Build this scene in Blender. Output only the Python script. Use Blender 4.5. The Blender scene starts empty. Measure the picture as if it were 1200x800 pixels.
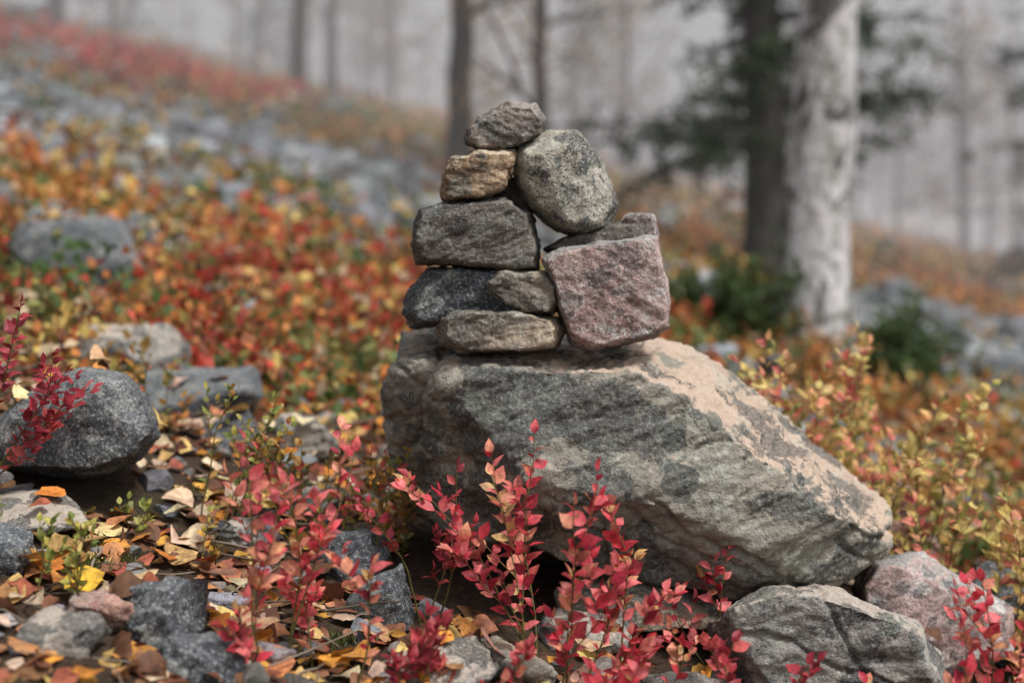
import bpy, bmesh, math, random
import numpy as np
from mathutils import Vector, noise, Matrix
from mathutils.bvhtree import BVHTree

random.seed(7); rng = np.random.default_rng(7)
scene = bpy.context.scene
H = 0.65           # camera height (m)
coll = scene.collection

def link(o, parent=None):
    coll.objects.link(o)
    if parent is not None: o.parent = parent
    return o
def empty(name, loc=(0,0,0)):
    e = bpy.data.objects.new(name, None); e.location = loc; e.empty_display_size = .1
    return link(e)

# ------------------------------------------------------------------ nodes
class NT:
    def __init__(s, name):
        s.m = bpy.data.materials.new(name); s.m.use_nodes = True
        s.t = s.m.node_tree; s.t.nodes.clear()
        s.out = s.t.nodes.new('ShaderNodeOutputMaterial')
    def n(s, typ, **kw):
        nd = s.t.nodes.new(typ)
        for k, v in kw.items():
            if hasattr(nd, k): setattr(nd, k, v)
            else: nd.inputs[k].default_value = v
        return nd
    def l(s, a, b): s.t.links.new(a, b)
    def noise(s, vec, scale, detail=5, rough=.6, dist=0.):
        nd = s.n('ShaderNodeTexNoise'); s.l(vec, nd.inputs['Vector'])
        nd.inputs['Scale'].default_value = scale; nd.inputs['Detail'].default_value = detail
        nd.inputs['Roughness'].default_value = rough; nd.inputs['Distortion'].default_value = dist
        return nd.outputs['Fac']
    def mr(s, fac, a, b, c=0., d=1.):
        nd = s.n('ShaderNodeMapRange'); s.l(fac, nd.inputs['Value'])
        nd.inputs['From Min'].default_value = a; nd.inputs['From Max'].default_value = b
        nd.inputs['To Min'].default_value = c; nd.inputs['To Max'].default_value = d
        return nd.outputs['Result']
    def mix(s, fac, a, b, mode='MIX'):
        nd = s.n('ShaderNodeMix', data_type='RGBA', blend_type=mode)
        for sock, v in ((nd.inputs['Factor'], fac), (nd.inputs[6], a), (nd.inputs[7], b)):
            if isinstance(v, (int, float)): sock.default_value = v
            elif isinstance(v, tuple): sock.default_value = (v[0], v[1], v[2], 1)
            else: s.l(v, sock)
        return nd.outputs[2]
    def math(s, op, a, b=0.):
        nd = s.n('ShaderNodeMath', operation=op)
        for sock, v in ((nd.inputs[0], a), (nd.inputs[1], b)):
            if isinstance(v, (int, float)): sock.default_value = v
            else: s.l(v, sock)
        return nd.outputs[0]
    def bump(s, h, strength, dist, prev=None):
        nd = s.n('ShaderNodeBump'); s.l(h, nd.inputs['Height'])
        nd.inputs['Strength'].default_value = strength; nd.inputs['Distance'].default_value = dist
        if prev: s.l(prev, nd.inputs['Normal'])
        return nd.outputs['Normal']
    def wsum(s, terms):
        acc=None
        for f,w in terms:
            m=s.math('MULTIPLY',f,w); acc=m if acc is None else s.math('ADD',acc,m)
        return acc
    def vec(s, kind='Object', off=(0,0,0), scale=(1,1,1)):
        tc = s.n('ShaderNodeTexCoord'); mp = s.n('ShaderNodeMapping')
        mp.inputs['Location'].default_value = off; mp.inputs['Scale'].default_value = scale
        s.l(tc.outputs[kind], mp.inputs['Vector']); return mp.outputs['Vector']
    def finish(s, col, normal=None, rough=.85, transl=0., spec=.3):
        p = s.n('ShaderNodeBsdfPrincipled')
        if isinstance(col, tuple): p.inputs['Base Color'].default_value = (*col, 1)
        else: s.l(col, p.inputs['Base Color'])
        if isinstance(rough, float): p.inputs['Roughness'].default_value = rough
        else: s.l(rough, p.inputs['Roughness'])
        p.inputs['Specular IOR Level'].default_value = spec
        if normal: s.l(normal, p.inputs['Normal'])
        res = p.outputs[0]
        if transl > 0:
            t = s.n('ShaderNodeBsdfTranslucent'); s.l(col, t.inputs['Color'])
            mx = s.n('ShaderNodeMixShader'); mx.inputs[0].default_value = transl
            s.l(res, mx.inputs[1]); s.l(t.outputs[0], mx.inputs[2]); res = mx.outputs[0]
        s.l(res, s.out.inputs['Surface']); return s.m

def rock_mat(name, a, b, dark=.5, pale=.4, speck=.4, top=None, topdir=(0.45, -.1, .88), off=0., darkcol=(.035,.04,.045), dth=.53, sc=1., strata=.45, palecol=(.40,.41,.36), topr=(.68,.82), grain=1., dsc=11., rsc=27.):
    N = NT(name); v = N.vec(off=(off, off*1.7, off*.6))
    n1 = N.noise(v, 7*sc, 5, .62, .6); n2 = N.noise(v, 32*sc, 6, .72); n3 = N.noise(v, 240*sc, 3, .75)
    vs = N.vec(off=(off, 0, off), scale=(3, 3, 14))
    st = N.noise(vs, 3*sc, 4, .6, 1.2)
    col = N.mix(N.mr(n1, .36, .64), a, b)
    col = N.mix(N.mr(st, .52, .72, 0, strata), col, tuple(c*.5 for c in a))
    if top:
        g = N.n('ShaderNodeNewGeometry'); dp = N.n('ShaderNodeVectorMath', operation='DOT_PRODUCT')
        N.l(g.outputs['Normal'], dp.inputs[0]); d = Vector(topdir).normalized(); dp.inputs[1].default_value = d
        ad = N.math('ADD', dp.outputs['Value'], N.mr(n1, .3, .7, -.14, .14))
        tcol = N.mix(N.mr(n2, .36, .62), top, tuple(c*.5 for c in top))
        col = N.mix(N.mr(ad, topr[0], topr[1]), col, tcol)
    nn = N.n('ShaderNodeTexNoise'); N.l(v, nn.inputs['Vector']); nn.inputs['Scale'].default_value = 40; nn.inputs['Detail'].default_value = 5
    def warp(k):
        wv = N.n('ShaderNodeVectorMath', operation='ADD'); N.l(v, wv.inputs[0])
        sv = N.n('ShaderNodeVectorMath', operation='SCALE'); N.l(nn.outputs['Color'], sv.inputs[0]); sv.inputs['Scale'].default_value = k
        N.l(sv.outputs[0], wv.inputs[1]); return wv.outputs[0]
    lo, hi = 1-.55*grain, 1+.55*grain
    col = N.mix(1., col, N.mix(N.mr(n2, .32, .68), (lo,lo,lo*1.01), (hi,hi*.98,hi*.95)), 'MULTIPLY')
    pv = N.noise(v, 17*sc, 7, .78, .3)
    pm = N.math('MULTIPLY', N.mr(pv, .53, .57, 0, pale), N.mr(n3, .36, .56, .4, 1))
    col = N.mix(pm, col, palecol)
    dv = N.noise(v, dsc*sc, 8, .66, .25)
    dm = N.mr(dv, dth, dth+.018, 0, 1)
    dmf = N.math('MULTIPLY', dm, N.mr(n3, .36, .64, dark, dark*.6))
    col = N.mix(dmf, col, darkcol)
    vo = N.n('ShaderNodeTexVoronoi'); N.l(warp(.035), vo.inputs['Vector']); vo.inputs['Scale'].default_value = rsc*sc
    sel = N.n('ShaderNodeSeparateColor'); N.l(vo.outputs['Color'], sel.inputs[0])
    rad = N.math('SUBTRACT', N.mr(sel.outputs[0], .35, 1, 0, .52), vo.outputs['Distance'])
    ros = N.mr(rad, .0, .03, 0, .85*max(dark, .35)); rim = N.math('MULTIPLY', N.mr(rad, -.05, .0, 0, 1), N.mr(rad, .0, .04, .55, 0))
    col = N.mix(ros, col, N.mix(sel.outputs[1], (.045, .052, .052), (.17, .185, .155)))
    col = N.mix(N.math('MULTIPLY', rim, pale), col, palecol)
    sp = N.mr(n3, .56, .63, 0, speck); col = N.mix(sp, col, (.56, .56, .54))
    sd = N.mr(n3, .45, .37, 0, speck); col = N.mix(sd, col, (.025, .025, .025))
    h = N.wsum([(n2,.011*(.4+.6*grain)),(st,.008*strata),(n3,.0022),(dm,.0009)])
    return N.finish(col, N.bump(h, 1., 1.), .84)

def leaf_mat(name, transl=.3, spots=True, rough=.5, fine=True):
    N = NT(name); v = N.vec()
    at = N.n('ShaderNodeAttribute', attribute_name='Col'); col=at.outputs['Color']; nrm=None
    if fine:
        n = N.noise(v, 90, 2, .6); n2 = N.noise(v, 320, 2, .7)
        col = N.mix(1., col, N.mix(N.mr(n, .3, .7), (.62,.6,.58), (1.35,1.35,1.3)), 'MULTIPLY')
        if spots: col = N.mix(N.mr(n2, .60, .68, 0, .7), col, (.07, .03, .015))
        nrm = N.bump(n2, .4, .002)
    return N.finish(col, nrm, rough, transl, .35)

# ------------------------------------------------------------------ mesh builder
class MB:
    def __init__(s): s.v=[]; s.t=[]; s.c=[]; s.n=0; s.mi=[]
    def add(s, V, T, C, mi=0):
        V = np.asarray(V, float).reshape(-1,3); T = np.asarray(T, int).reshape(-1,3)
        C = np.asarray(C, float)
        if C.ndim == 1: C = np.tile(C, (len(V),1))
        s.v.append(V); s.t.append(T+s.n); s.c.append(C); s.mi.append(np.full(len(T), mi)); s.n += len(V)
    def inst(s, V, T, C, mi=0):
        N,k,_ = V.shape
        TT = (np.asarray(T)[None] + (np.arange(N)*k)[:,None,None]).reshape(-1,3)
        C = np.repeat(C, k, axis=0) if C.ndim==2 else C.reshape(-1,3)
        s.add(V.reshape(-1,3), TT, C, mi)
    def build(s, name, mats, smooth=True, parent=None):
        V = np.concatenate(s.v); T = np.concatenate(s.t); C = np.concatenate(s.c); MI = np.concatenate(s.mi)
        me = bpy.data.meshes.new(name)
        me.vertices.add(len(V)); me.vertices.foreach_set('co', V.ravel())
        me.loops.add(len(T)*3); me.loops.foreach_set('vertex_index', T.ravel().astype(np.int32))
        me.polygons.add(len(T)); me.polygons.foreach_set('loop_start', (np.arange(len(T))*3).astype(np.int32))
        me.polygons.foreach_set('loop_total', np.full(len(T), 3, np.int32))
        me.polygons.foreach_set('material_index', MI.astype(np.int32))
        me.polygons.foreach_set('use_smooth', np.full(len(T), smooth))
        me.update(calc_edges=True)
        at = me.color_attributes.new('Col', 'FLOAT_COLOR', 'POINT')
        at.data.foreach_set('color', np.concatenate([np.clip(C,0,1), np.ones((len(C),1))],1).ravel())
        for m in (mats if isinstance(mats, list) else [mats]): me.materials.append(m)
        o = bpy.data.objects.new(name, me); return link(o, parent)

def tube(pts, rad, sides=6):
    pts = [Vector(p) for p in pts]; V=[]; T=[]
    ref = Vector((.3,1,.1)).normalized()
    for i,p in enumerate(pts):
        t = (pts[min(i+1,len(pts)-1)]-pts[max(i-1,0)]).normalized()
        a = t.cross(ref)
        if a.length < .05: a = t.cross(Vector((1,0,0)))
        a.normalize(); b = t.cross(a)
        for k in range(sides):
            an = 2*math.pi*k/sides; V.append(p + (a*math.cos(an)+b*math.sin(an))*rad[i])
    for i in range(len(pts)-1):
        for k in range(sides):
            q=i*sides+k; r=i*sides+(k+1)%sides; T += [(q,r,r+sides),(q,r+sides,q+sides)]
    return np.array([tuple(v) for v in V]), np.array(T)

def leaf_template(widths):
    n = len(widths); P=[(0,0,0)]; 
    for i,w in enumerate(widths):
        s=(i+1)/(n+1); P += [(-w,s,0),(0,s,0),(w,s,0)]
    P.append((0,1,0)); T=[(0,2,1),(0,3,2)]
    for i in range(n-1):
        a=1+3*i; b=a+3
        T += [(a,a+1,b+1),(a,b+1,b),(a+1,a+2,b+2),(a+1,b+2,b+1)]
    a=1+3*(n-1); e=len(P)-1
    T += [(a,a+1,e),(a+1,a+2,e)]
    return np.array(P,float), np.array(T)
def leaves(mb, pos, Y, Z, size, aspect, col, widths, fold=.3, bend=.3, mi=0, jit=.0, tip=None):
    P,T = leaf_template(widths); N=len(pos)
    Y = Y/np.linalg.norm(Y,axis=1,keepdims=True); X=np.cross(Y,Z); X/= (np.linalg.norm(X,axis=1,keepdims=True)+1e-9); Z=np.cross(X,Y)
    f = rng.normal(fold, .2, N)[:,None]; b = rng.normal(bend, .35, N)[:,None]; tw = rng.normal(0,.5,N)[:,None]
    L = np.tile(P[None],(N,1,1)); L[:,:,0]*=np.asarray(aspect).reshape(-1,1)
    if jit: 
        L[:,1:-1,0]*=1+rng.normal(0,jit,(N,P.shape[0]-2)); L[:,:,2]+=rng.normal(0,jit*.12,(N,P.shape[0]))
    L[:,:,2] += f*np.abs(L[:,:,0]) - b*(L[:,:,1]-.3)**2 + tw*L[:,:,0]*(L[:,:,1]-.5)
    L *= np.asarray(size).reshape(-1,1,1)
    V = pos[:,None,:] + L[:,:,0:1]*X[:,None]+L[:,:,1:2]*Y[:,None]+L[:,:,2:3]*Z[:,None]
    if tip is not None:
        k = (rng.random(N)*.8)[:,None,None]*np.clip(P[:,1]*1.2+rng.normal(0,.12,(N,len(P))),0,1)[:,:,None]
        col = col[:,None,:]*(1-k)+tip[:,None,:]*k
    mb.inst(V,T,col,mi)

# ------------------------------------------------------------------ terrain
def sstep(a,b,x):
    t=min(1,max(0,(x-a)/(b-a))); return t*t*(3-2*t)
def gz(x,y):
    D=y+2
    z=-.236*x+.025*D
    z+=.05*math.exp(-((x-.5)/.45)**2-((y-.35)/.4)**2)
    z+=.035*noise.noise(Vector((x*1.6,y*1.6,0)))*min(1,.4+max(0,D)/6)
    f=sstep(6,25,D)
    if f>0: z+=f*.5*noise.noise(Vector((x*.13,y*.13,3)))
    if x<0: z+=.25*sstep(9,24,D)      # the slope steepens up the hill
    return z
def scree(x,y):
    D=y+2; w=1.3*noise.noise(Vector((x*.35,y*.35,9)))+.5*noise.noise(Vector((x*1.2,y*1.2,9)))
    a=sstep(5.7,7.0,D+w)*sstep(17,13,D+2*w)*sstep(1.2,-.2,x+.5*w)
    a*=.35+.65*sstep(-.12,.08,noise.noise(Vector((x*.5,y*.28,40))))
    b=sstep(4.4,5.2,D+.5*w)*sstep(12,10.5,D+w)*sstep(1.5,1.9,x+.4*w)
    c=sstep(5.5,6.,D)*sstep(8.,7.4,D)*sstep(.6,.9,x)*sstep(1.5,1.3,x)
    d=.85*sstep(3.2,3.6,D)*sstep(.25,.33,noise.noise(Vector((x*1.0,y*.9,60))))
    return max(a,b,c,d)
PAL = {'red':(.46,.065,.04),'crimson':(.42,.03,.05),'orange':(.56,.21,.06),'rust':(.28,.105,.05),'ochre':(.50,.31,.09),
       'olive':(.19,.195,.06),'green':(.08,.14,.04),'yellow':(.62,.47,.14),'tan':(.46,.35,.22),'brown':(.13,.07,.045)}
def vegcol(x,y,r):
    D=y+2; n=noise.noise(Vector((x*.9,y*.9,21))); n2=noise.noise(Vector((x*1.5,y*1.2,5))); n3=noise.noise(Vector((x*1.2,y*1.1,55)))
    if D<7 and x<.7:
        w={'red':.08+2.*max(0,n),'orange':.28,'rust':.2,'green':.05+4.*max(0,n2-.05),'olive':.08+1.8*max(0,n2),'yellow':.04+.7*max(0,n3),'ochre':.12+1.2*max(0,n3),'tan':.08}
    elif x<.7:
        w={'ochre':.42,'olive':.28+.4*max(0,n),'rust':.16,'orange':.16,'green':.1}
        if ((x+6.2)/3.0)**2+((D-20.5)/5.)**2<1: w={'red':.95,'orange':.03,'rust':.02}
    else:
        w={'orange':.36,'ochre':.3,'rust':.22,'olive':.12+.6*max(0,n2),'green':.06+.8*max(0,n2),'tan':.1 if D<12 else .4}
    ks=list(w); c=np.array(PAL[r.choices(ks,[w[k] for k in ks])[0]])
    return c

nx,ny=380,420
ss=np.linspace(-1,1,nx); X=np.sinh(7*ss)*.30
sy=np.linspace(-.62,1,ny); Y=-.2+np.sinh(7*sy)*.45
V=[];C=[]
rr=random.Random(3)
for j in range(ny):
    for i in range(nx):
        x=float(X[i]); y=float(Y[j]); z=gz(x,y); D=y+2
        if -2<y<4 and abs(x)<3:
            z+=.007*noise.fractal(Vector((x*18,y*18,0)),.8,2.1,3)
        V.append((x,y,z))
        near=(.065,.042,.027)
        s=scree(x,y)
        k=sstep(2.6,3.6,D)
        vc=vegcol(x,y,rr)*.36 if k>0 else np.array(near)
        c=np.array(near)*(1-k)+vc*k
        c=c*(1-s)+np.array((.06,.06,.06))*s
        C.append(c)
q=np.arange((ny-1)*nx).reshape(ny-1,nx)[:,:-1].ravel()
T=np.concatenate([np.stack([q,q+1,q+nx+1],1),np.stack([q,q+nx+1,q+nx],1)])
N=NT('forest_floor'); v=N.vec(); at=N.n('ShaderNodeAttribute',attribute_name='Col')
a1=N.noise(v,5,5,.7); a2=N.noise(v,60,5,.75); a3=N.noise(v,260,2,.7)
col=N.mix(1.,at.outputs['Color'],N.mix(N.mr(a2,.3,.7),(.35,.35,.35),(1.7,1.6,1.5)),'MULTIPLY')
col=N.mix(N.mr(a1,.52,.62,0,.45),col,(.05,.055,.02))
col=N.mix(N.mr(a3,.58,.68,0,.4),col,(.25,.17,.1))
gm=N.finish(col,N.bump(N.wsum([(a2,.02),(a3,.005)]),1.,1.),.95)
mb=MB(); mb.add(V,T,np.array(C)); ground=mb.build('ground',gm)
GT=BVHTree.FromPolygons([tuple(p) for p in V],T.tolist())

# ------------------------------------------------------------------ stones
ROCKBV=[]
def finish_rock(name, bm, mat, vox, amp, seed, parent=None, solid=None, smooth_it=2, fr=1., terrk=1., cracks=()):
    me=bpy.data.meshes.new(name); bm.to_mesh(me); bm.free()
    o=bpy.data.objects.new(name,me); coll.objects.link(o)
    m=o.modifiers.new('r','REMESH'); m.mode='VOXEL'; m.voxel_size=vox
    s=o.modifiers.new('s','SMOOTH'); s.factor=.5; s.iterations=smooth_it
    dg=bpy.context.evaluated_depsgraph_get(); me2=bpy.data.meshes.new_from_object(o.evaluated_get(dg))
    o.modifiers.clear(); o.data=me2; me2.name=name
    n=len(me2.vertices); co=np.empty(n*3); me2.vertices.foreach_get('co',co); co=co.reshape(-1,3)
    no=np.empty(n*3); me2.vertices.foreach_get('normal',no); no=no.reshape(-1,3)
    size=max(co.max(0)-co.min(0)); so=Vector((seed*3.1,seed*1.3,seed*.7))
    ang=(seed*37%100)/100*1.2-.6; ca,sa=math.cos(ang),math.sin(ang)
    d=np.empty(n)
    for i in range(n):
        p=Vector(co[i])
        a=noise.fractal(p*(2.2*fr/size)+so,.9,2.,3)
        w=Vector((p.x*.5*ca+p.z*.5*sa,p.y*.6,p.z*1.5*ca-p.x*1.5*sa))
        b=noise.fractal(w*(7*fr/size)+so,.7,2.2,5)
        t=b*4; tf=math.floor(t); fr_=t-tf; terr=(tf+sstep(.42,.58,fr_))/4
        c=noise.fractal(p*60+so,.6,2.1,3); e=noise.noise(p*190+so)
        v_=amp*(a*.55+(terr*.5+b*.12)*terrk)+.0012*c+.0006*e
        for (cn,cp,cwd,cdp,cend) in cracks:
            q=p-cp; ds=abs(q.dot(cn)+.022*noise.noise(p*9+so)+.007*noise.noise(p*32+so))
            if ds<cwd*3:
                fade=sstep(-.1,.12,noise.noise(p*5+so*2)+cend); v_-=cdp*math.exp(-(ds/cwd)**2)*fade
        d[i]=v_
    co=co+no*d[:,None]
    cen=co.mean(0); me2.vertices.foreach_set('co',(co-cen).ravel())
    o.location=cen
    me2.polygons.foreach_set('use_smooth',np.full(len(me2.polygons),True)); me2.update()
    me2.materials.clear(); me2.materials.append(mat)
    polys=[tuple(p.vertices) for p in me2.polygons]
    if parent is None: ROCKBV.append((BVHTree.FromPolygons([tuple(c) for c in co],polys),solid))
    if parent: o.parent=parent
    return o
def hull(pts, seed, chips=8, depth=.07, flat=None):
    r=random.Random(seed); bm=bmesh.new()
    for p in pts: bm.verts.new(p)
    res=bmesh.ops.convex_hull(bm,input=bm.verts)
    bmesh.ops.delete(bm,geom=[g for g in set(res['geom_interior']) if isinstance(g,bmesh.types.BMVert)],context='VERTS')
    cs=[v.co.copy() for v in bm.verts]
    lo=Vector([min(c[i] for c in cs) for i in range(3)]); hi=Vector([max(c[i] for c in cs) for i in range(3)])
    size=min(hi-lo)
    for k in range(chips):
        n=Vector((r.gauss(0,1),r.gauss(0,1),r.gauss(0,1))).normalized()
        h=max(v.co.dot(n) for v in bm.verts)-depth*size*r.uniform(.4,1.4)
        bmesh.ops.bisect_plane(bm,geom=list(bm.verts)+list(bm.edges)+list(bm.faces),plane_co=n*h,plane_no=n,clear_outer=True)
        pc=[v.co.copy() for v in bm.verts]; bm.free(); bm=bmesh.new()
        for p in pc: bm.verts.new(p)
        bmesh.ops.remove_doubles(bm,verts=bm.verts,dist=.0004)
        res=bmesh.ops.convex_hull(bm,input=bm.verts)
        bmesh.ops.delete(bm,geom=[g for g in set(res['geom_interior']) if isinstance(g,bmesh.types.BMVert)],context='VERTS')
    bmesh.ops.recalc_face_normals(bm,faces=bm.faces)
    return bm
def pt(a,b,y):
    k=(2+y)/2; return Vector(((a-600)*.0012*k, y, H-(b-200)*.0012*k))
def outline_pts(ol, yf, yb, fs=.84, bs=.8, mid=.3, jz=0):
    cx=sum(p[0] for p in ol)/len(ol); cy=sum(p[1] for p in ol)/len(ol); P=[]
    ym=yf+(yb-yf)*mid
    for a,b in ol:
        P.append(pt(a,b,ym)); P.append(pt(a,b,yf+(yb-yf)*(mid+.25)))
        P.append(pt(cx+(a-cx)*fs,cy+(b-cy)*fs,yf)); P.append(pt(cx+(a-cx)*bs,cy+(b-cy)*bs,yb))
    return P
def stone(name, ol, yf, yb, mat, seed, parent=None, vox=.003, amp=.006, chips=6, depth=.05, extra=(), fs=.84, bs=.8, mid=.3, solid=None, smooth_it=1, terrk=1., cracks=()):
    P=outline_pts(ol,yf,yb,fs,bs,mid)+[pt(*e) for e in extra]
    return finish_rock(name,hull(P,seed,chips,depth),mat,vox,amp,seed,parent,solid,smooth_it,1.,terrk,cracks)

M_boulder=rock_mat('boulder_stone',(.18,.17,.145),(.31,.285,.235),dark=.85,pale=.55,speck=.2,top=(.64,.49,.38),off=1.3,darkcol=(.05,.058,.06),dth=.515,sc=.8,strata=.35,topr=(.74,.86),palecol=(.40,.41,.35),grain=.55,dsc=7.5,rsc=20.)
M_brown=rock_mat('brown_stone',(.18,.15,.13),(.36,.30,.26),dark=.6,pale=.5,speck=.4,top=(.42,.36,.32),off=4.,grain=.8)
M_tan=rock_mat('tan_stone',(.26,.17,.10),(.42,.29,.18),dark=.7,pale=.2,speck=.4,top=(.74,.60,.42),topdir=(0,-.2,1),off=6.,dth=.54,strata=.3,grain=.8)
M_dark=rock_mat('dark_stone',(.07,.06,.053),(.15,.13,.11),dark=.6,pale=.35,speck=.3,off=8.,strata=.3,grain=.7)
M_blue=rock_mat('bluegrey_stone',(.055,.063,.072),(.13,.14,.155),dark=.5,pale=.5,speck=.55,off=11.,top=(.19,.205,.22),topdir=(0,0,1),strata=.2,grain=.8)
M_granite=rock_mat('granite_stone',(.26,.23,.17),(.50,.47,.40),dark=.9,pale=.4,speck=.9,off=14.,sc=1.2,dth=.50,strata=0.)
M_flat=rock_mat('flat_stone',(.24,.22,.18),(.42,.34,.25),dark=.6,pale=.6,speck=.35,off=17.,grain=.8)
M_pink=rock_mat('pink_stone',(.36,.24,.22),(.56,.44,.41),dark=.65,pale=.85,speck=.5,off=20.,dth=.55,top=(.45,.42,.40),topdir=(0,0,1),strata=.15,palecol=(.62,.59,.56),grain=.8)
M_red=rock_mat('red_stone',(.36,.19,.15),(.50,.33,.27),dark=.4,pale=.4,speck=.4,off=23.,dth=.56,strata=.2,grain=.7)
M_grey=rock_mat('grey_stone',(.20,.19,.175),(.40,.37,.33),dark=.85,pale=.5,speck=.35,off=27.,dth=.51,top=(.58,.50,.42),topdir=(0,-.1,1),strata=.2,grain=.6,dsc=9.)

# boulder
bp=[(472,380,.13),(620,385,.17),(762,392,.16),(790,402,.12),(447,450,0.02),(462,425,-.06),(500,428,-.105),(600,432,-.135),(735,432,-.135),(785,455,-.135),
 (900,540,-.14),(980,606,-.125),(1044,630,-.05),(835,425,.12),(925,492,.13),(1005,556,.10),(1042,602,.02),
 (447,485,.0),(452,530,.02),(485,590,.03),(520,620,0),(600,640,-.06),(700,668,-.1),(850,697,-.09),(900,702,-.07),(975,690,-.07),(1034,655,-.04),
 (470,600,.22),(900,660,.25),(1000,640,.2),(620,560,-.165),(760,590,-.175),(900,640,-.15)]
def cr(nx_,nz_,gx_,gz_,w_,dp,e=.15): return (Vector((nx_,.15,nz_)).normalized(),pt(gx_,gz_,-.14),w_,dp,e)
CR=[cr(.55,1.,600,500,.0032,.009,.12),cr(.9,-.35,500,500,.0035,.009,.2),cr(.38,1.,760,620,.003,.008,.1),cr(.5,.9,850,560,.003,.007,.0),cr(1.,.25,690,560,.003,.007,-.02),cr(.3,1.,560,590,.003,.008,.05),cr(.45,1.,680,470,.003,.007,.0)]
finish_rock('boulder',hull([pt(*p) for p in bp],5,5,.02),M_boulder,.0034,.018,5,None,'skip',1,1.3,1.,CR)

cairn=empty('stone_cairn')
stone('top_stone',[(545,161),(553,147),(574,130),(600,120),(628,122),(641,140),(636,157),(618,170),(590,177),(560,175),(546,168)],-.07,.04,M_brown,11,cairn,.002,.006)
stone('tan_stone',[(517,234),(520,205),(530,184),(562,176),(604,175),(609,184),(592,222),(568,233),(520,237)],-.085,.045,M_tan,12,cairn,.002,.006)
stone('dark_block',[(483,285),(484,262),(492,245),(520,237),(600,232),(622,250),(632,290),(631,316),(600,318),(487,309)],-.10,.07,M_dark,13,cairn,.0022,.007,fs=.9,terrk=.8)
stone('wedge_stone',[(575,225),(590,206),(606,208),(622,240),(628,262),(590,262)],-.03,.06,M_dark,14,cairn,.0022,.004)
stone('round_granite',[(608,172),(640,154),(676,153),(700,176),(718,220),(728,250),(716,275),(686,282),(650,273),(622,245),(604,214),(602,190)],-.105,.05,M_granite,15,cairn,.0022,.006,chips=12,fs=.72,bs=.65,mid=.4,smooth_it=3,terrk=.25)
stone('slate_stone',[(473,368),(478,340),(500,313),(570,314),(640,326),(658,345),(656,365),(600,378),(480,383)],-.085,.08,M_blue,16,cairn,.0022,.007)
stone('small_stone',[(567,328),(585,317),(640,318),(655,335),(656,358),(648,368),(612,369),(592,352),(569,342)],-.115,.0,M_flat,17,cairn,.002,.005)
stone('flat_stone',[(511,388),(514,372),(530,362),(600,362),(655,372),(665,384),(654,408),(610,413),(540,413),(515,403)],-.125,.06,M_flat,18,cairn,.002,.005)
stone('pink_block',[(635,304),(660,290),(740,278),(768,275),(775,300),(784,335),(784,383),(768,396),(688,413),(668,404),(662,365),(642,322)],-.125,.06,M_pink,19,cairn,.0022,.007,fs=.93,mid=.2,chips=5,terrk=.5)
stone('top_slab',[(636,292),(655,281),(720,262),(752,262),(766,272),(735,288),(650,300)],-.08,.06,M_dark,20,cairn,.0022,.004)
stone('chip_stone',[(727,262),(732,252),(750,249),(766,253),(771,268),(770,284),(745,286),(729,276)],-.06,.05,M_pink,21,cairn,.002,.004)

def rock_at(name, cx, cy, sx, sy, sz, mat, seed, rot=0, lift=0., vox=.004, amp=.008):
    r=random.Random(seed); P=[]
    for k in range(17):
        d=Vector((r.gauss(0,1),r.gauss(0,1),r.gauss(0,1))).normalized()
        m=max(abs(d.x),abs(d.y),abs(d.z))**.55
        d=Vector((d.x*sx,d.y*sy,d.z*sz))/m
        a=rot; P.append(Vector((cx+d.x*math.cos(a)-d.y*math.sin(a), cy+d.x*math.sin(a)+d.y*math.cos(a), gz(cx,cy)+lift+d.z)))
    return finish_rock(name,hull(P,seed,6,.1),mat,vox,amp,seed,terrk=.7,smooth_it=1)
stone('rock',[(-20,515),(5,480),(60,440),(110,428),(150,440),(182,475),(186,510),(165,540),(100,560),(0,555)],-.06,.2,M_blue,31,None,.003,.009,bs=.85,terrk=.7,chips=9,depth=.1)
rock_at('rock',-.58,.62,.13,.11,.065,M_blue,32,.2,.035)
rock_at('rock',-.76,.80,.13,.1,.075,M_grey,57,.2,.04,.005)
rock_at('rock',-1.10,1.6,.19,.15,.11,M_blue,33,.1,.07,.006)
rock_at('rock',-.62,-.13,.085,.09,.03,M_grey,34,0,.012)
rock_at('rock',-.385,-.40,.055,.055,.045,M_blue,35,.3,.022,.0025)
rock_at('rock',-.455,-.42,.042,.04,.026,M_red,36,.1,.012,.0025)
rock_at('rock',-.165,-.16,.065,.06,.045,M_blue,37,-.3,.02,.003)
rock_at('rock',-.22,-.02,.05,.05,.04,M_blue,38,.5,.02,.003)
rock_at('rock',-.38,.0,.035,.035,.022,M_grey,39,.5,.012,.003)
rock_at('rock',-.085,-.36,.075,.07,.035,M_grey,40,.1,.012,.003)
rock_at('rock',.0,-.27,.05,.06,.03,M_flat,41,.4,.012,.003)
stone('rock',[(822,735),(850,708),(900,686),(960,688),(1060,722),(1112,748),(1108,800),(1060,850),(900,860),(840,800)],-.24,.0,M_grey,42,None,.003,.011,fs=.86,bs=.85,terrk=.8,chips=9,depth=.09,
      cracks=[(Vector((.35,.2,1)).normalized(),pt(960,770,-.22),.003,.007,.1),(Vector((1,.2,.5)).normalized(),pt(985,740,-.22),.003,.006,.05)])
stone('rock',[(995,690),(1020,655),(1080,645),(1120,672),(1185,712),(1190,770),(1100,800),(1010,780)],-.03,.18,M_pink,43,None,.0035,.009,terrk=.6,chips=9,depth=.1)
rock_at('rock',.66,.42,.12,.1,.11,M_red,44,.3,.08,.004)
rock_at('rock',.80,.16,.1,.1,.13,M_blue,45,.1,.07,.004)
rock_at('rock',.47,.62,.12,.08,.10,M_red,46,.1,.10,.004)
rock_at('rock',.18,-.04,.12,.10,.035,M_flat,47,-.2,.03,.0035)
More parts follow.
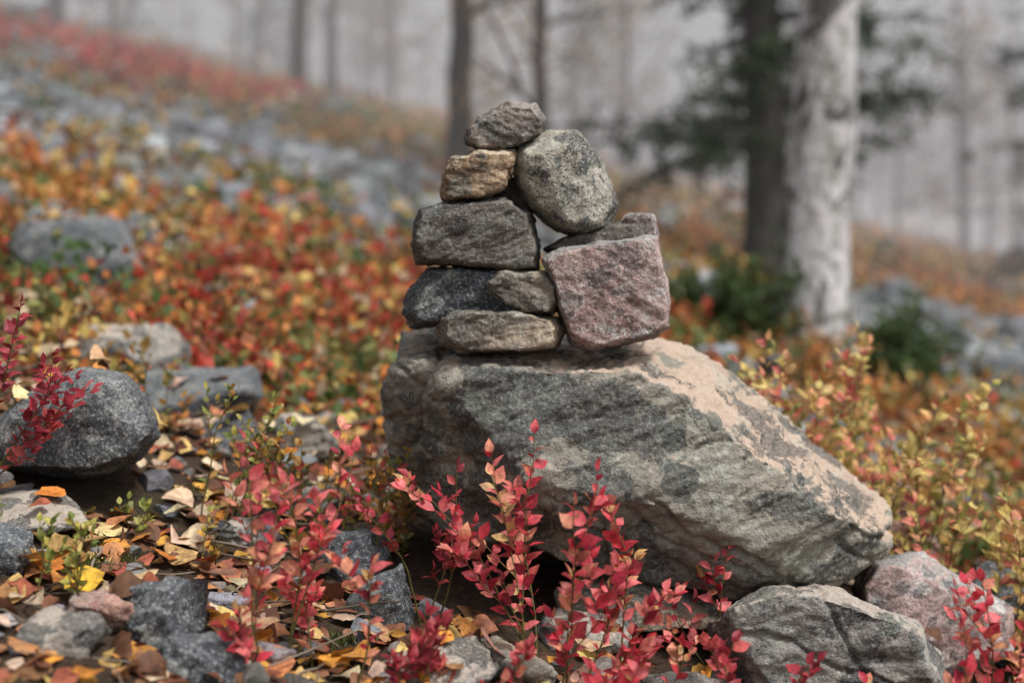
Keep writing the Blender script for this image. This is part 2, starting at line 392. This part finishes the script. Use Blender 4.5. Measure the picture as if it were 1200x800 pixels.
rock_at('rock',.27,.1,.13,.12,.05,M_grey,58,-.2,.03,.005)
rock_at('rock',.10,-.13,.07,.06,.028,M_grey,48,.5,.012,.0035)
rock_at('rock',-.33,-.48,.05,.035,.03,M_blue,49,.2,.012,.003)
rock_at('rock',-.48,-.50,.06,.04,.025,M_grey,50,.2,.01,.003)
rock_at('rock',.20,-.30,.06,.05,.03,M_dark,51,.2,.015,.003)
rock_at('rock',-.47,.42,.06,.05,.05,M_blue,52,.2,.02,.004)
rock_at('rock',-.36,.5,.06,.05,.045,M_grey,53,.2,.03,.004)
rock_at('rock',-.30,.22,.05,.05,.03,M_grey,54,.2,.01,.004)
rock_at('rock',-.62,-.3,.05,.05,.035,M_blue,55,.2,.01,.003)
rock_at('rock',.62,-.2,.1,.08,.06,M_blue,56,.2,.02,.004)

def drop(x,y):
    best=GT.ray_cast(Vector((x,y,30)),Vector((0,0,-1)))[0]
    if best is None: return None
    z=best.z; on=False; nrm=None
    for bv,tag in ROCKBV:
        h=bv.ray_cast(Vector((x,y,3)),Vector((0,0,-1)))
        if h[0] is not None and h[0].z>z:
            if tag=='skip': return None
            z=h[0].z; on=True; nrm=h[1]
    return z,on,nrm

# ------------------------------------------------------------------ rubble
def rub_templates(k, sub):
    out=[]
    bm=bmesh.new(); bmesh.ops.create_icosphere(bm,subdivisions=sub,radius=1.)
    base=np.array([tuple(v.co) for v in bm.verts]); T=np.array([[v.index for v in f.verts] for f in bm.faces]); bm.free()
    for i in range(k):
        v=base.copy()
        for _ in range(13):
            n=rng.normal(size=3); n/=np.linalg.norm(n); h=rng.uniform(.5,.85)
            d=v@n-h; v-=np.where(d>0,d,0)[:,None]*n
        out.append(v)
    return out,T
def rotm(n):
    q=rng.normal(size=(n,4)); q/=np.linalg.norm(q,axis=1,keepdims=True); w,x,y,z=q.T
    return np.stack([1-2*(y*y+z*z),2*(x*y-z*w),2*(x*z+y*w),2*(x*y+z*w),1-2*(x*x+z*z),2*(y*z-x*w),2*(x*z-y*w),2*(y*z+x*w),1-2*(x*x+y*y)],1).reshape(n,3,3)
def rubble(name, pos, size, cols, mat, sub=2, flat=.6):
    tp,T=rub_templates(10,sub); mb=MB(); pos=np.array(pos); size=np.array(size); cols=np.array(cols)
    idx=rng.integers(0,10,len(pos))
    for k in range(10):
        s=idx==k
        if not s.any(): continue
        n=s.sum(); L=np.tile(tp[k][None],(n,1,1))
        L=np.einsum('nij,nkj->nki',rotm(n),L); L*=(size[s][:,None,None]*np.array([1,1,flat])*rng.uniform(.7,1.3,(n,1,3)))
        mb.inst(L+pos[s][:,None],T,cols[s])
    return mb.build(name,mat,smooth=False)
N=NT('scree_stone'); v=N.vec(); at=N.n('ShaderNodeAttribute',attribute_name='Col'); s1=N.noise(v,28,5,.75); s2=N.noise(v,9,3,.6)
col=N.mix(1.,at.outputs['Color'],N.mix(N.mr(s1,.35,.65),(.5,.5,.5),(1.5,1.5,1.48)),'MULTIPLY'); col=N.mix(N.mr(s1,.56,.6,0,.6),col,(.05,.055,.05)); col=N.mix(N.mr(s2,.56,.6,0,.3),col,(.36,.37,.33))
M_scree=N.finish(col,N.bump(s1,1.,.012),.9)
P=[];S=[];Cc=[]
r=random.Random(5)
while len(P)<9500:
    D=3.3*math.exp(r.random()*math.log(6.5)); x=r.uniform(-.75,.65)*D; y=D-2
    if r.random()<scree(x,y)*.98+.010:
        s=min(2.4,r.lognormvariate(0,.5))*(.020+.0042*D); P.append((x,y,gz(x,y)+s*r.uniform(.1,.9))); S.append(s)
        g=r.uniform(.07,.28)+(r.random()<.2)*.16; Cc.append((g*r.uniform(.92,1.0),g,g*r.uniform(.98,1.12)))
rubble('scree',P,S,Cc,M_scree,2,.7)
P=[];S=[];Cc=[]
while len(P)<900:
    x=r.uniform(-1.2,1.1); y=r.uniform(-.75,1.0); q=drop(x,y)
    if not q or q[1]: continue
    s=min(2.6,r.lognormvariate(0,.65))*.012; P.append((x,y,q[0]+s*.2)); S.append(s)
    g=r.uniform(.06,.28); Cc.append((g*r.uniform(.95,1.2),g,g*r.uniform(.85,1.15)))
rubble('pebbles',P,S,Cc,M_scree,3)

# ------------------------------------------------------------------ fallen leaves
M_leaf=leaf_mat('fallen_leaf',.15,True,.6); M_fol=leaf_mat('shrub_leaf',.35,True,.45); M_far=leaf_mat('far_leaf',.3,False,.6,False)
LC=[((.15,.065,.035),24),((.28,.13,.07),22),((.46,.21,.09),13),((.62,.30,.06),12),((.70,.50,.18),12),((.68,.54,.38),12),((.36,.10,.06),8),((.64,.25,.04),5)]
pos=[];Yd=[];Zd=[];sz=[];cl=[]
def put_leaf(x,y,s,c,tilt=.35,lift=None,bias=0):
    q=drop(x,y)
    if not q: return
    pos.append((x,y,q[0]+(r.uniform(.001,.016) if lift is None else lift)))
    a=r.uniform(0,6.28); n=q[2] if (q[1] and q[2]) else Vector((.2,0,1))
    n=(Vector(n)+Vector((r.gauss(0,tilt),r.gauss(0,tilt)-bias,0))).normalized()
    Yd.append((math.cos(a),math.sin(a),r.gauss(0,.2))); Zd.append(tuple(n)); sz.append(s)
    j=r.uniform(.75,1.25); cl.append((c[0]*j,c[1]*j*r.uniform(.85,1.15),c[2]*j))
n=0
while n<6500:
    x=r.uniform(-1.5,1.3); y=r.uniform(-.85,1.3)
    dens=sstep(.6,-.1,x)*.8+.25
    if r.random()>dens: continue
    q=drop(x,y)
    if q and q[1] and r.random()>.06: continue
    n+=1; c=r.choices([c for c,_ in LC],[w for _,w in LC])[0]
    put_leaf(x,y,r.uniform(.018,.048),c,.45,None,.12)
for (x,y,s,c) in [(-.50,.06,.055,(.72,.58,.34)),(-.33,.03,.045,(.72,.58,.32)),(-.53,-.17,.06,(.72,.53,.28)),(-.41,-.16,.058,(.7,.4,.18)),(-.55,-.3,.06,(.68,.32,.1)),
  (-.51,-.38,.05,(.68,.4,.04)),(-.1,-.43,.05,(.68,.32,.04)),(-.37,-.36,.06,(.36,.19,.12)),(.51,-.42,.06,(.72,.5,.1)),(-.27,-.22,.07,(.68,.43,.3)),(-.15,-.06,.08,(.42,.24,.14)),
  (-.24,-.42,.06,(.6,.26,.1)),(-.44,-.27,.05,(.65,.43,.25)),(-.6,-.4,.05,(.65,.3,.13)),(-.02,-.33,.05,(.42,.26,.18)),(.07,-.29,.055,(.6,.38,.26)),(-.3,-.3,.05,(.68,.5,.25)),(-.19,-.27,.055,(.62,.36,.2)),(.1,-.2,.06,(.6,.4,.26)),
  (-.62,.1,.05,(.7,.5,.25)),(-.45,.2,.05,(.7,.5,.3)),(-.36,.12,.05,(.65,.4,.15)),(-.7,.0,.05,(.66,.5,.3)),(.22,-.36,.05,(.6,.4,.25)),(.17,-.24,.05,(.62,.36,.14))]:
    put_leaf(x,y,s,c,.15,.018,.45)
mb=MB(); ca=np.array(cl)
leaves(mb,np.array(pos),np.array(Yd),np.array(Zd),np.array(sz),rng.uniform(.75,1.05,len(pos)),ca,[.22,.37,.45,.47,.42,.34,.24,.13],.15,.25,0,.11,tip=ca*np.array([.55,.42,.4]))
mb.build('fallen_leaves',M_leaf)

N=NT('twig_bark'); at=N.n('ShaderNodeAttribute',attribute_name='Col'); M_twig=N.finish(at.outputs['Color'],None,.8)
mb=MB()
for k in range(560):
    x=r.uniform(-1.0,.9); y=r.uniform(-.7,.8); q=drop(x,y)
    if not q or q[1]: continue
    a=r.uniform(0,6.28); L=r.uniform(.03,.14); p=Vector((x,y,q[0]+.008)); pts=[]
    d=Vector((math.cos(a),math.sin(a),r.uniform(-.05,.3)))
    for s in range(5): pts.append(p.copy()); p+=d*L/4; d+=Vector((r.gauss(0,.15),r.gauss(0,.15),r.gauss(0,.1)))
    rd=r.uniform(.0007,.0022); g=r.uniform(.05,.22); V_,T_=tube(pts,[rd,rd,rd*.9,rd*.8,rd*.5],5); mb.add(V_,T_,(g*1.25,g,g*.75))
mb.build('fallen_twigs',M_twig)

mb=MB(); pos=[];Yd=[];cl=[];sz=[]
for k in range(150):
    x=r.uniform(-.9,.8); y=r.uniform(-.6,.6); q=drop(x,y)
    if not q or q[1] or noise.noise(Vector((x*5,y*5,2)))<.0: continue
    for j in range(90):
        pos.append((x+r.gauss(0,.014),y+r.gauss(0,.014),q[0]+r.uniform(-.003,.006))); Yd.append((r.gauss(0,.6),r.gauss(0,.6),1)); g=r.uniform(.6,1.3); cl.append((.07*g,.085*g,.02*g)); sz.append(r.uniform(.008,.02))
leaves(mb,np.array(pos),np.array(Yd),rng.normal(size=(len(pos),3)),np.array(sz),.2,np.array(cl),[.5],0,.3)
mb.build('moss',M_fol)

# ------------------------------------------------------------------ bilberry plants
RED=[((.68,.06,.09),4),((.80,.19,.20),3.6),((.44,.03,.055),1.8),((.80,.34,.22),2.2),((.28,.02,.04),1.1),((.76,.48,.20),.8)]
DRED=[((.28,.03,.045),3),((.44,.05,.07),3),((.64,.12,.11),1)]
YEL=[((.70,.52,.17),3.2),((.62,.50,.18),3),((.38,.38,.11),1.3),((.72,.34,.18),2.4),((.68,.17,.15),2.2),((.2,.24,.07),.7)]
GRN=[((.30,.33,.08),3),((.16,.22,.05),3),((.55,.48,.12),2),((.62,.28,.1),1)]
ORA=[((.66,.34,.06),3),((.30,.28,.07),3),((.14,.17,.05),2),((.58,.10,.08),1.2),((.38,.15,.06),2)]
def plant(name, x, y, h, nst, spread, pal, ls=.019, lean=(0,0), seed=0, dens=1., stemc=(.18,.17,.06), bare=.3, br=2):
    R=random.Random(seed); mb=MB(); z0=gz(x,y)
    q=drop(x,y)
    if q and not q[1]: z0=q[0]
    lp=[];ly=[];lz=[];lc=[];lss=[];lt=[]
    def pick(): return R.choices([c for c,_ in pal],[w for _,w in pal])[0]
    def grow(p,d,L,rad,level,frac0,tone):
        n=8; pts=[p.copy()]; 
        for i in range(n):
            d=(d+Vector((R.gauss(0,.12),R.gauss(0,.12),R.gauss(0,.05)+.05))).normalized(); p=p+d*L/n; pts.append(p.copy())
        rads=[rad*(1-.65*i/n) for i in range(n+1)]
        V_,T_=tube(pts,rads,5); j=R.uniform(.7,1.3); sc=stemc if level==0 else tuple(a*.6+b*.4 for a,b in zip(stemc,(.3,.05,.04)))
        mb.add(V_,T_,tuple(c*j for c in sc))
        step=.0105/dens; s=L*frac0; side=R.choice((-1,1))
        while s<L:
            f=s/L*n; i=min(int(f),n-1); pp=pts[i].lerp(pts[i+1],f-i); t=(pts[i+1]-pts[i]).normalized()
            a=R.uniform(-.9,.9)+(0 if side>0 else math.pi); sd=Vector((math.cos(a),math.sin(a)*.9,0))
            dr=(t*R.uniform(.4,1.)+sd*R.uniform(.6,1.)+Vector((0,0,R.uniform(-.25,.3)))).normalized()
            nz=Vector((R.gauss(0,.6),R.gauss(-.3,.55),1))
            c=pick() if R.random()<.55 else tone
            g=R.uniform(.7,1.15); lp.append(tuple(pp)); ly.append(tuple(dr)); lz.append(tuple(nz)); lc.append(tuple(cc*g for cc in c)); lt.append(pick()); lss.append(ls*R.uniform(.5,1.25)*(1 if s<L*.85 else .8))
            side=-side; s+=step*R.uniform(.6,1.5)
        lp.append(tuple(pts[-1])); ly.append(tuple(d)); lz.append((R.gauss(0,.5),-.3,1)); lc.append(tone); lt.append(pick()); lss.append(ls*.8)
        if level<2:
            for b in range(br if level==0 else R.choice((0,1,2))):
                f=R.uniform(.35,.92); i=int(f*n); t=(pts[min(i+1,n)]-pts[i-1]).normalized(); a=R.uniform(0,6.28)
                dd=(t*.9+Vector((math.cos(a),math.sin(a),.1))*.6).normalized()
                grow(pts[i],dd,L*(.28+.25*R.random())*(1.1-f*.3),rad*.55,level+1,.12,pick())
    for k in range(nst):
        a=R.uniform(0,6.28); rr_=R.uniform(0,1)**.7*spread*.35
        p=Vector((x+math.cos(a)*rr_,y+math.sin(a)*rr_,z0-.01)); hh=h*R.uniform(.6,1.05)
        tg=Vector((math.cos(a)*spread*.6*R.random()+lean[0],math.sin(a)*spread*.6*R.random()+lean[1],hh)).normalized()
        grow(p,tg,hh,.0016,0,bare,pick())
    leaves(mb,np.array(lp),np.array(ly),np.array(lz),np.array(lss),R.uniform(.95,1.1),np.array(lc),[.17,.27,.31,.28,.20,.10],.25,.2,0,.04,tip=np.array(lt))
    return mb.build(name,M_fol)
B='bilberry_plant'
plant(B,.05,-.30,.31,6,.22,RED,.023,(0,0),101,1.,bare=.35)
plant(B,.05,-.36,.20,5,.22,RED,.022,(0,0),102)
plant(B,-.27,-.40,.28,4,.08,RED,.023,(.01,0),103,bare=.4)
plant(B,-.22,-.42,.15,4,.16,RED,.022,(0,0),104,1.)
plant(B,-.15,-.43,.12,4,.12,DRED,.02,(0,0),105,1.)
plant(B,-.03,-.41,.10,4,.14,RED,.021,(0,0),106,1.)
plant(B,.27,-.18,.17,2,.06,RED,.021,(-.05,0),107,1.,bare=.5)
plant(B,.13,-.40,.12,4,.12,RED,.02,(0,0),108)
plant(B,.26,-.42,.15,3,.1,DRED,.019,(0,0),109)
plant(B,.48,-.42,.24,4,.10,RED,.021,(0,0),110)
plant(B,.565,-.38,.31,4,.08,RED,.021,(0,0),111)
plant(B,-.735,-.12,.30,5,.08,DRED,.021,(.14,0),112,1.3,bare=.45)
plant(B,-.12,-.17,.24,3,.08,DRED,.018,(0,0),113,.8,bare=.6)
plant(B,-.42,-.02,.21,4,.12,GRN,.015,(0,0),120,1.,bare=.3)
plant(B,-.25,.0,.20,7,.2,ORA,.017,(0,0),121,1.)
plant(B,-.17,.1,.2,5,.14,ORA,.017,(0,0),132,1.)
plant(B,-.56,-.40,.13,3,.06,GRN,.015,(0,0),122)
plant(B,-.49,-.40,.12,3,.05,GRN,.014,(0,0),123)
plant(B,-.53,-.1,.07,3,.08,GRN,.014,(0,0),124)
plant(B,-.40,-.12,.08,3,.1,ORA,.014,(0,0),125)
plant(B,.46,.38,.39,8,.20,YEL,.026,(0,0),126,.85)
plant(B,.64,.30,.34,12,.24,YEL,.026,(0,0),127,.85)
plant(B,.72,.10,.27,9,.2,YEL,.026,(0,0),128,.85)
plant(B,.56,.5,.28,6,.3,YEL,.026,(0,0),129,.85)
plant(B,-.62,.35,.14,5,.2,ORA,.016,(0,0),131)

# ------------------------------------------------------------------ hillside shrubs (one mass)
mb=MB(); pos=[];cl=[];sz=[]
r=random.Random(11); k=0
while k<3200:
    D=2.75*math.exp(r.random()*math.log(16)); x=r.uniform(-.75,.7)*D; y=D-2
    if D<3.1 and x>-.2 and x<.4: continue
    if r.random()<scree(x,y)*.95: continue
    if D<7 and noise.noise(Vector((x*2.2,y*2.2,77)))<-.16: continue
    k+=1; z=gz(x,y); c=vegcol(x,y,r); R_=(.05+.035*D)*r.uniform(.5,1.4); hh=(.07+.012*D)*r.uniform(.4,1.6); ls=.016+.0055*D
    if D<7: hh*=1.3
    for j in range(42):
        a=r.uniform(0,6.28); q=math.sqrt(r.random())*R_; tz=r.random()**.6
        pos.append((x+math.cos(a)*q,y+math.sin(a)*q,z+hh*(1-(q/R_)**2)*tz)); sz.append(ls*r.uniform(.6,1.3))
        cc=c if r.random()<.8 else np.array(r.choice([PAL['yellow'],PAL['red'],PAL['orange'],PAL['olive'],PAL['brown'],PAL['tan']])); cl.append(tuple(cc*r.uniform(.45,1.4)))
n=len(pos)
leaves(mb,np.array(pos),rng.normal(size=(n,3))+np.array([0,0,.5]),rng.normal(size=(n,3))+np.array([0,-.3,1]),np.array(sz),.8,np.array(cl),[.42],.2,.2)
mb.build('hillside_shrubs',M_far)

def juniper(x,y,h,w,seed):
    R=random.Random(seed); mb=MB(); pos=[];Yd=[];cl=[];z=gz(x,y)
    for b in range(46):
        a=R.uniform(0,6.28); el=R.uniform(.2,1.4); L=h*R.uniform(.5,1.1); d=Vector((math.cos(a)*math.cos(el)*w/h,math.sin(a)*math.cos(el)*w/h,math.sin(el)))
        p=Vector((x,y,z)); pts=[p.copy()]
        for s in range(5): p=p+d*L/5; d=d+Vector((R.gauss(0,.14),R.gauss(0,.14),.05)); pts.append(p.copy())
        V_,T_=tube(pts,[.008,.007,.006,.004,.003,.002],4); mb.add(V_,T_,(.08,.05,.03))
        for j in range(70):
            f=R.random()**.7*4.99; i=int(f); pp=pts[i].lerp(pts[i+1],f-i)+Vector((R.gauss(0,.02),R.gauss(0,.02),R.gauss(0,.02)))
            g=R.uniform(.6,2.); pos.append(tuple(pp)); Yd.append((R.gauss(0,.7),R.gauss(0,.7),R.gauss(.5,.5))); cl.append((.055*g,.085*g,.026*g))
    n=len(pos); leaves(mb,np.array(pos),np.array(Yd),rng.normal(size=(n,3)),np.full(n,.05),.3,np.array(cl),[.5],.1,.2)
    mb.build('juniper_bush',M_far)
juniper(.92,3.5,.38,.32,1); juniper(1.42,3.3,.34,.22,2); juniper(.68,3.9,.22,.3,3)

# ------------------------------------------------------------------ trees
N=NT('birch_bark'); v=N.vec(scale=(1,1,.55)); v2=N.vec(scale=(1,1,3.2))
b1=N.noise(v,6,6,.75,.5); b2=N.noise(v2,9,4,.7); b3=N.noise(v,30,4,.7); b4=N.noise(v,11,5,.75)
col=N.mix(N.mr(b3,.35,.65),(.42,.40,.40),(.86,.83,.83))
col=N.mix(N.mr(b4,.50,.54,0,.7),col,(.26,.265,.22))
col=N.mix(N.mr(b1,.53,.56,0,.92),col,(.07,.065,.06)); col=N.mix(N.mr(b2,.60,.63,0,.9),col,(.05,.045,.04))
M_birch=N.finish(col,N.bump(b3,.8,.02),.8)
N=NT('pine_bark'); v=N.vec(scale=(1,1,.3)); b1=N.noise(v,14,5,.7,.5)
col=N.mix(N.mr(b1,.35,.65),(.025,.022,.02),(.10,.085,.075)); M_bark=N.finish(col,N.bump(b1,1.,.04),.9)
def birch(name,x,y,h,r0,lean,seed,mat=None,leafn=2600,low=.35,curve=(0,0),leafc=None,crownw=.28):
    R=random.Random(seed); e=empty(name,(x,y,gz(x,y))); mb=MB(); z0=-.12
    n=18; pts=[];rads=[]
    for i in range(n+1):
        f=i/n; pts.append(Vector((lean[0]*h*f+curve[0]*math.sin(f*5)+R.gauss(0,.012),lean[1]*h*f,z0+h*f)))
        rads.append(r0*((1-f)**.8*.93+.03)*(1+.35*math.exp(-f*h*3.5))*R.uniform(.95,1.05))
    V_,T_=tube(pts,rads,16); 
    for q in range(len(V_)):
        p=Vector(V_[q]); V_[q]+=np.array(((p-Vector((pts[min(q//16,n)]))).normalized()*noise.noise(p*3)*r0*.18))
    mb.add(V_,T_,(.5,.5,.5)); tips=[]
    nb=26
    for b in range(nb):
        f=low+(1-low)*(b+R.random())/nb; i=min(int(f*n),n-1); p=pts[i].lerp(pts[i+1],f*n-i); a=R.uniform(0,6.28); L=h*crownw*(1.15-f)*R.uniform(.6,1.2)
        d=Vector((math.cos(a),math.sin(a),R.uniform(.3,.9))).normalized(); bp_=[p.copy()]
        for s in range(7):
            d=(d+Vector((R.gauss(0,.14),R.gauss(0,.14),R.gauss(0,.1)-.03))).normalized(); p=p+d*L/7; bp_.append(p.copy())
        rb=max(.012,r0*.28*(1-f)+.012); V_,T_=tube(bp_,[rb*(1-.85*s/7) for s in range(8)],6); mb.add(V_,T_,(.3,.3,.3)); tips+=bp_[2:]
        for tw in range(4):
            i=R.randint(2,6); p=bp_[i]; d=Vector((R.gauss(0,1),R.gauss(0,1),R.gauss(0,.5))).normalized(); tp=[p.copy()]
            for s in range(4): d=(d+Vector((R.gauss(0,.2),R.gauss(0,.2),-.1))).normalized(); p=p+d*L*.09; tp.append(p.copy())
            V_,T_=tube(tp,[rb*.3,rb*.25,rb*.2,rb*.15,rb*.1],4); mb.add(V_,T_,(.3,.3,.3)); tips+=tp[1:]
    mb.build('trunk',mat or M_birch,True,e)
    if leafn:
        mb=MB(); pos=[];cl=[]
        for k in range(leafn):
            t=R.choice(tips); s=.09; pos.append((t.x+R.gauss(0,s),t.y+R.gauss(0,s),t.z+R.gauss(0,s))); g=R.uniform(.6,1.3)
            c=R.choice(leafc or [(.50,.30,.07),(.42,.22,.07),(.34,.25,.09)]); cl.append(tuple(q*g for q in c))
        m=len(pos); leaves(mb,np.array(pos),rng.normal(size=(m,3)),rng.normal(size=(m,3)),rng.uniform(.03,.06,m),.8,np.array(cl),[.42],.2,.2)
        mb.build('crown',M_far,True,e)
def spruce(name,x,y,h,r0,seed,low=.12,w=.22,leafc=(.045,.07,.03),dens=1.,mat=None,bias=1.):
    R=random.Random(seed); e=empty(name,(x,y,gz(x,y))); mb=MB(); mf=MB(); n=14; pts=[];rads=[]
    for i in range(n+1): f=i/n; pts.append(Vector((.06*math.sin(f*4+seed),.05*math.sin(f*3),-.15+h*f))); rads.append(r0*((1-f)**.9+.04)*(1+.3*math.exp(-f*h*3)))
    V_,T_=tube(pts,rads,12); mb.add(V_,T_,(.1,.1,.1)); pos=[];Yd=[];cl=[];sz=[]
    nb=int(58*dens)
    for b in range(nb):
        f=low+(.98-low)*((b+R.random())/nb)**bias; i=min(int(f*n),n-1); p=pts[i].lerp(pts[i+1],f*n-i); a=R.uniform(0,6.28); L=h*w*(1.05-f)**.7*R.uniform(.5,1.15)
        d=Vector((math.cos(a),math.sin(a),R.uniform(-.15,.25))).normalized(); bp_=[p.copy()]
        for s in range(8): d=(d+Vector((R.gauss(0,.1),R.gauss(0,.1),R.gauss(-.03,.06)))).normalized(); p=p+d*L/8; bp_.append(p.copy())
        V_,T_=tube(bp_,[.022*(1-.85*s/8) for s in range(9)],5); mb.add(V_,T_,(.1,.1,.1))
        for j in range(11):
            k=R.randint(2,7); p=bp_[k].lerp(bp_[k+1],R.random()); dd=Vector((R.gauss(0,1),R.gauss(0,1),R.gauss(-.3,.4))).normalized(); l2=L*R.uniform(.10,.25); g0=R.uniform(.6,1.4)
            V_,T_=tube([p,p+dd*l2],[.007,.002],4); mb.add(V_,T_,(.08,.08,.08))
            for m in range(20):
                q=p+dd*l2*R.random()+Vector((R.gauss(0,.03),R.gauss(0,.03),R.gauss(0,.03))); g=g0*R.uniform(.7,1.3)
                pos.append(tuple(q)); Yd.append(tuple(dd*.8+Vector((R.gauss(0,.7),R.gauss(0,.7),R.gauss(0,.6))))); cl.append(tuple(c*g for c in leafc)); sz.append(R.uniform(.04,.09))
    mb.build('trunk',mat or M_bark,True,e); m=len(pos)
    leaves(mf,np.array(pos),np.array(Yd),rng.normal(size=(m,3)),np.array(sz),.4,np.array(cl),[.45],.1,.2); mf.build('needles',M_far,True,e)

birch('birch_tree',1.26,4.05,6.5,.155,(.035,0),1,curve=(.03,0))
spruce('spruce_tree',1.75,8.0,8.5,.16,2,low=.14,w=.17,dens=2.,bias=1.7)
spruce('spruce_tree',6.2,13.5,8.,.13,3,low=.05,w=.18,dens=1.3,bias=1.3)
birch('birch_tree',-.5,12.0,7.,.14,(.0,0),5,M_bark,3200,.22)
birch('birch_tree',.28,11.4,7.,.085,(-.01,0),6,M_bark,6500,.10)
birch('birch_tree',-3.3,20.,8.,.15,(.01,0),7,M_bark,2200,.25)
birch('birch_tree',-3.7,27.,8.,.15,(.01,0),8,M_bark,2200,.25)
spruce('spruce_tree',-9.,26.,9.,.16,9,.05)

# distant forest: one mass
mb=MB(); mf=MB(); r=random.Random(77); pos=[];Yd=[];cl=[];sz=[]
for k in range(110):
    D=r.uniform(28,75); x=r.uniform(-.6,.65)*D; y=D-2; z=gz(x,y)-.2; h=r.uniform(6,11); r0=r.uniform(.06,.13); con=r.random()<.4
    pts=[Vector((x+r.gauss(0,.08),y,z+h*f/6)) for f in range(7)]
    V_,T_=tube(pts,[r0*(1-.9*f/6) for f in range(7)],7); g=r.uniform(.5,1.2); mb.add(V_,T_,(.12*g,.10*g,.09*g))
    for b in range(26):
        f=r.uniform(.15,1); a=r.uniform(0,6.28); L=h*.2*(1.1-f)*r.uniform(.6,1.2); p=Vector((x,y,z+h*f)); q=p+Vector((math.cos(a),math.sin(a),-.1 if con else .7))*L
        V_,T_=tube([p,q],[.025,.006],4); mb.add(V_,T_,(.1,.085,.075))
        for j in range(16 if con else 9):
            t=p.lerp(q,r.random()**.6); s=.16; pos.append((t.x+r.gauss(0,s),t.y+r.gauss(0,s),t.z+r.gauss(0,s))); Yd.append((r.gauss(0,1),r.gauss(0,1),r.gauss(0,1))); g=r.uniform(.6,1.4)
            c=(.05,.07,.035) if con else r.choice([(.36,.2,.08),(.26,.18,.09)]); cl.append(tuple(q_*g for q_ in c)); sz.append(r.uniform(.12,.26))
m=len(pos); leaves(mf,np.array(pos),np.array(Yd),rng.normal(size=(m,3)),np.array(sz),.6,np.array(cl),[.45],.1,.2)
e=empty('distant_forest'); mb.build('trunks',M_twig,True,e); mf.build('crowns',M_far,True,e)

# distant hills
mb=MB(); V=[];nx2,ny2=90,16
for j in range(ny2):
    for i in range(nx2):
        x=-260+520*i/(nx2-1); f=j/(ny2-1); y=150+90*f
        V.append((x,y,-45+ (50+14*noise.noise(Vector((x*.012,f,1)))+.10*-x)*math.sin(f*1.57)+3*noise.noise(Vector((x*.08,y*.08,2)))))
q=np.arange((ny2-1)*nx2).reshape(ny2-1,nx2)[:,:-1].ravel(); T=np.concatenate([np.stack([q,q+1,q+nx2+1],1),np.stack([q,q+nx2+1,q+nx2],1)])
N=NT('hill_forest'); v=N.vec(); hn=N.noise(v,.15,5,.7); mb.add(V,T,(.2,.2,.2)); mb.build('distant_hills',N.finish(N.mix(N.mr(hn,.4,.6),(.26,.26,.28),(.40,.35,.30)),None,.95))

# ------------------------------------------------------------------ mist: homogeneous absorbing veil, with added emission in place of scattered sky light
bm=bmesh.new(); bmesh.ops.create_cube(bm,size=1.); me=bpy.data.meshes.new('glowing_mist'); bm.to_mesh(me); bm.free()
o=bpy.data.objects.new('glowing_mist',me); link(o); o.scale=(300,75,62); o.location=(0,6.5+37.5,-20)
m=bpy.data.materials.new('glowing_mist'); m.use_nodes=True; nt=m.node_tree; nt.nodes.clear(); ou=nt.nodes.new('ShaderNodeOutputMaterial')
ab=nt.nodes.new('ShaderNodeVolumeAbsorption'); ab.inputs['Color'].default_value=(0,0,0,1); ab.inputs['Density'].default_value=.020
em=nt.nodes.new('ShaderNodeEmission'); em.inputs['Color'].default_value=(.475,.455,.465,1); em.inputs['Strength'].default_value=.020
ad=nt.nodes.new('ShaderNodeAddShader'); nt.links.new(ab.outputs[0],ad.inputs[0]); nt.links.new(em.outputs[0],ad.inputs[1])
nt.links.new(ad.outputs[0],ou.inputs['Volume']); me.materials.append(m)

# ------------------------------------------------------------------ light
w=bpy.data.worlds.new('World'); scene.world=w; w.use_nodes=True; nt=w.node_tree; nt.nodes.clear()
sky=nt.nodes.new('ShaderNodeTexSky'); sky.sky_type='NISHITA'; sky.sun_disc=False
ts=Vector((.40,-.30,.86)).normalized(); el=math.asin(ts.z); az=math.atan2(ts.x,ts.y)
sky.sun_elevation=el; sky.sun_rotation=az; sky.air_density=1.; sky.dust_density=3.
hs=nt.nodes.new('ShaderNodeHueSaturation'); hs.inputs['Saturation'].default_value=.3
bg=nt.nodes.new('ShaderNodeBackground'); bg.inputs['Strength'].default_value=.15; wo=nt.nodes.new('ShaderNodeOutputWorld')
nt.links.new(sky.outputs[0],hs.inputs['Color']); nt.links.new(hs.outputs[0],bg.inputs['Color']); nt.links.new(bg.outputs[0],wo.inputs['Surface'])
sl=bpy.data.lights.new('sun','SUN'); sl.energy=3.3; sl.angle=math.radians(11); sl.color=(1,.975,.94)
so=bpy.data.objects.new('sun',sl); link(so); so.rotation_euler=(-ts).to_track_quat('-Z','Y').to_euler(); so.location=(0,0,8)

cam=bpy.data.cameras.new('camera'); co=bpy.data.objects.new('camera',cam); link(co)
co.location=(0,-2,H); co.rotation_euler=(math.radians(90),0,0)
cam.sensor_width=36; cam.lens=50; cam.shift_y=-200/1200; cam.clip_end=1000; cam.clip_start=.05
cam.dof.use_dof=True; cam.dof.focus_distance=1.80; cam.dof.aperture_fstop=2.3
scene.camera=co
scene.view_settings.view_transform='Standard'; scene.view_settings.look='None'; scene.view_settings.exposure=0
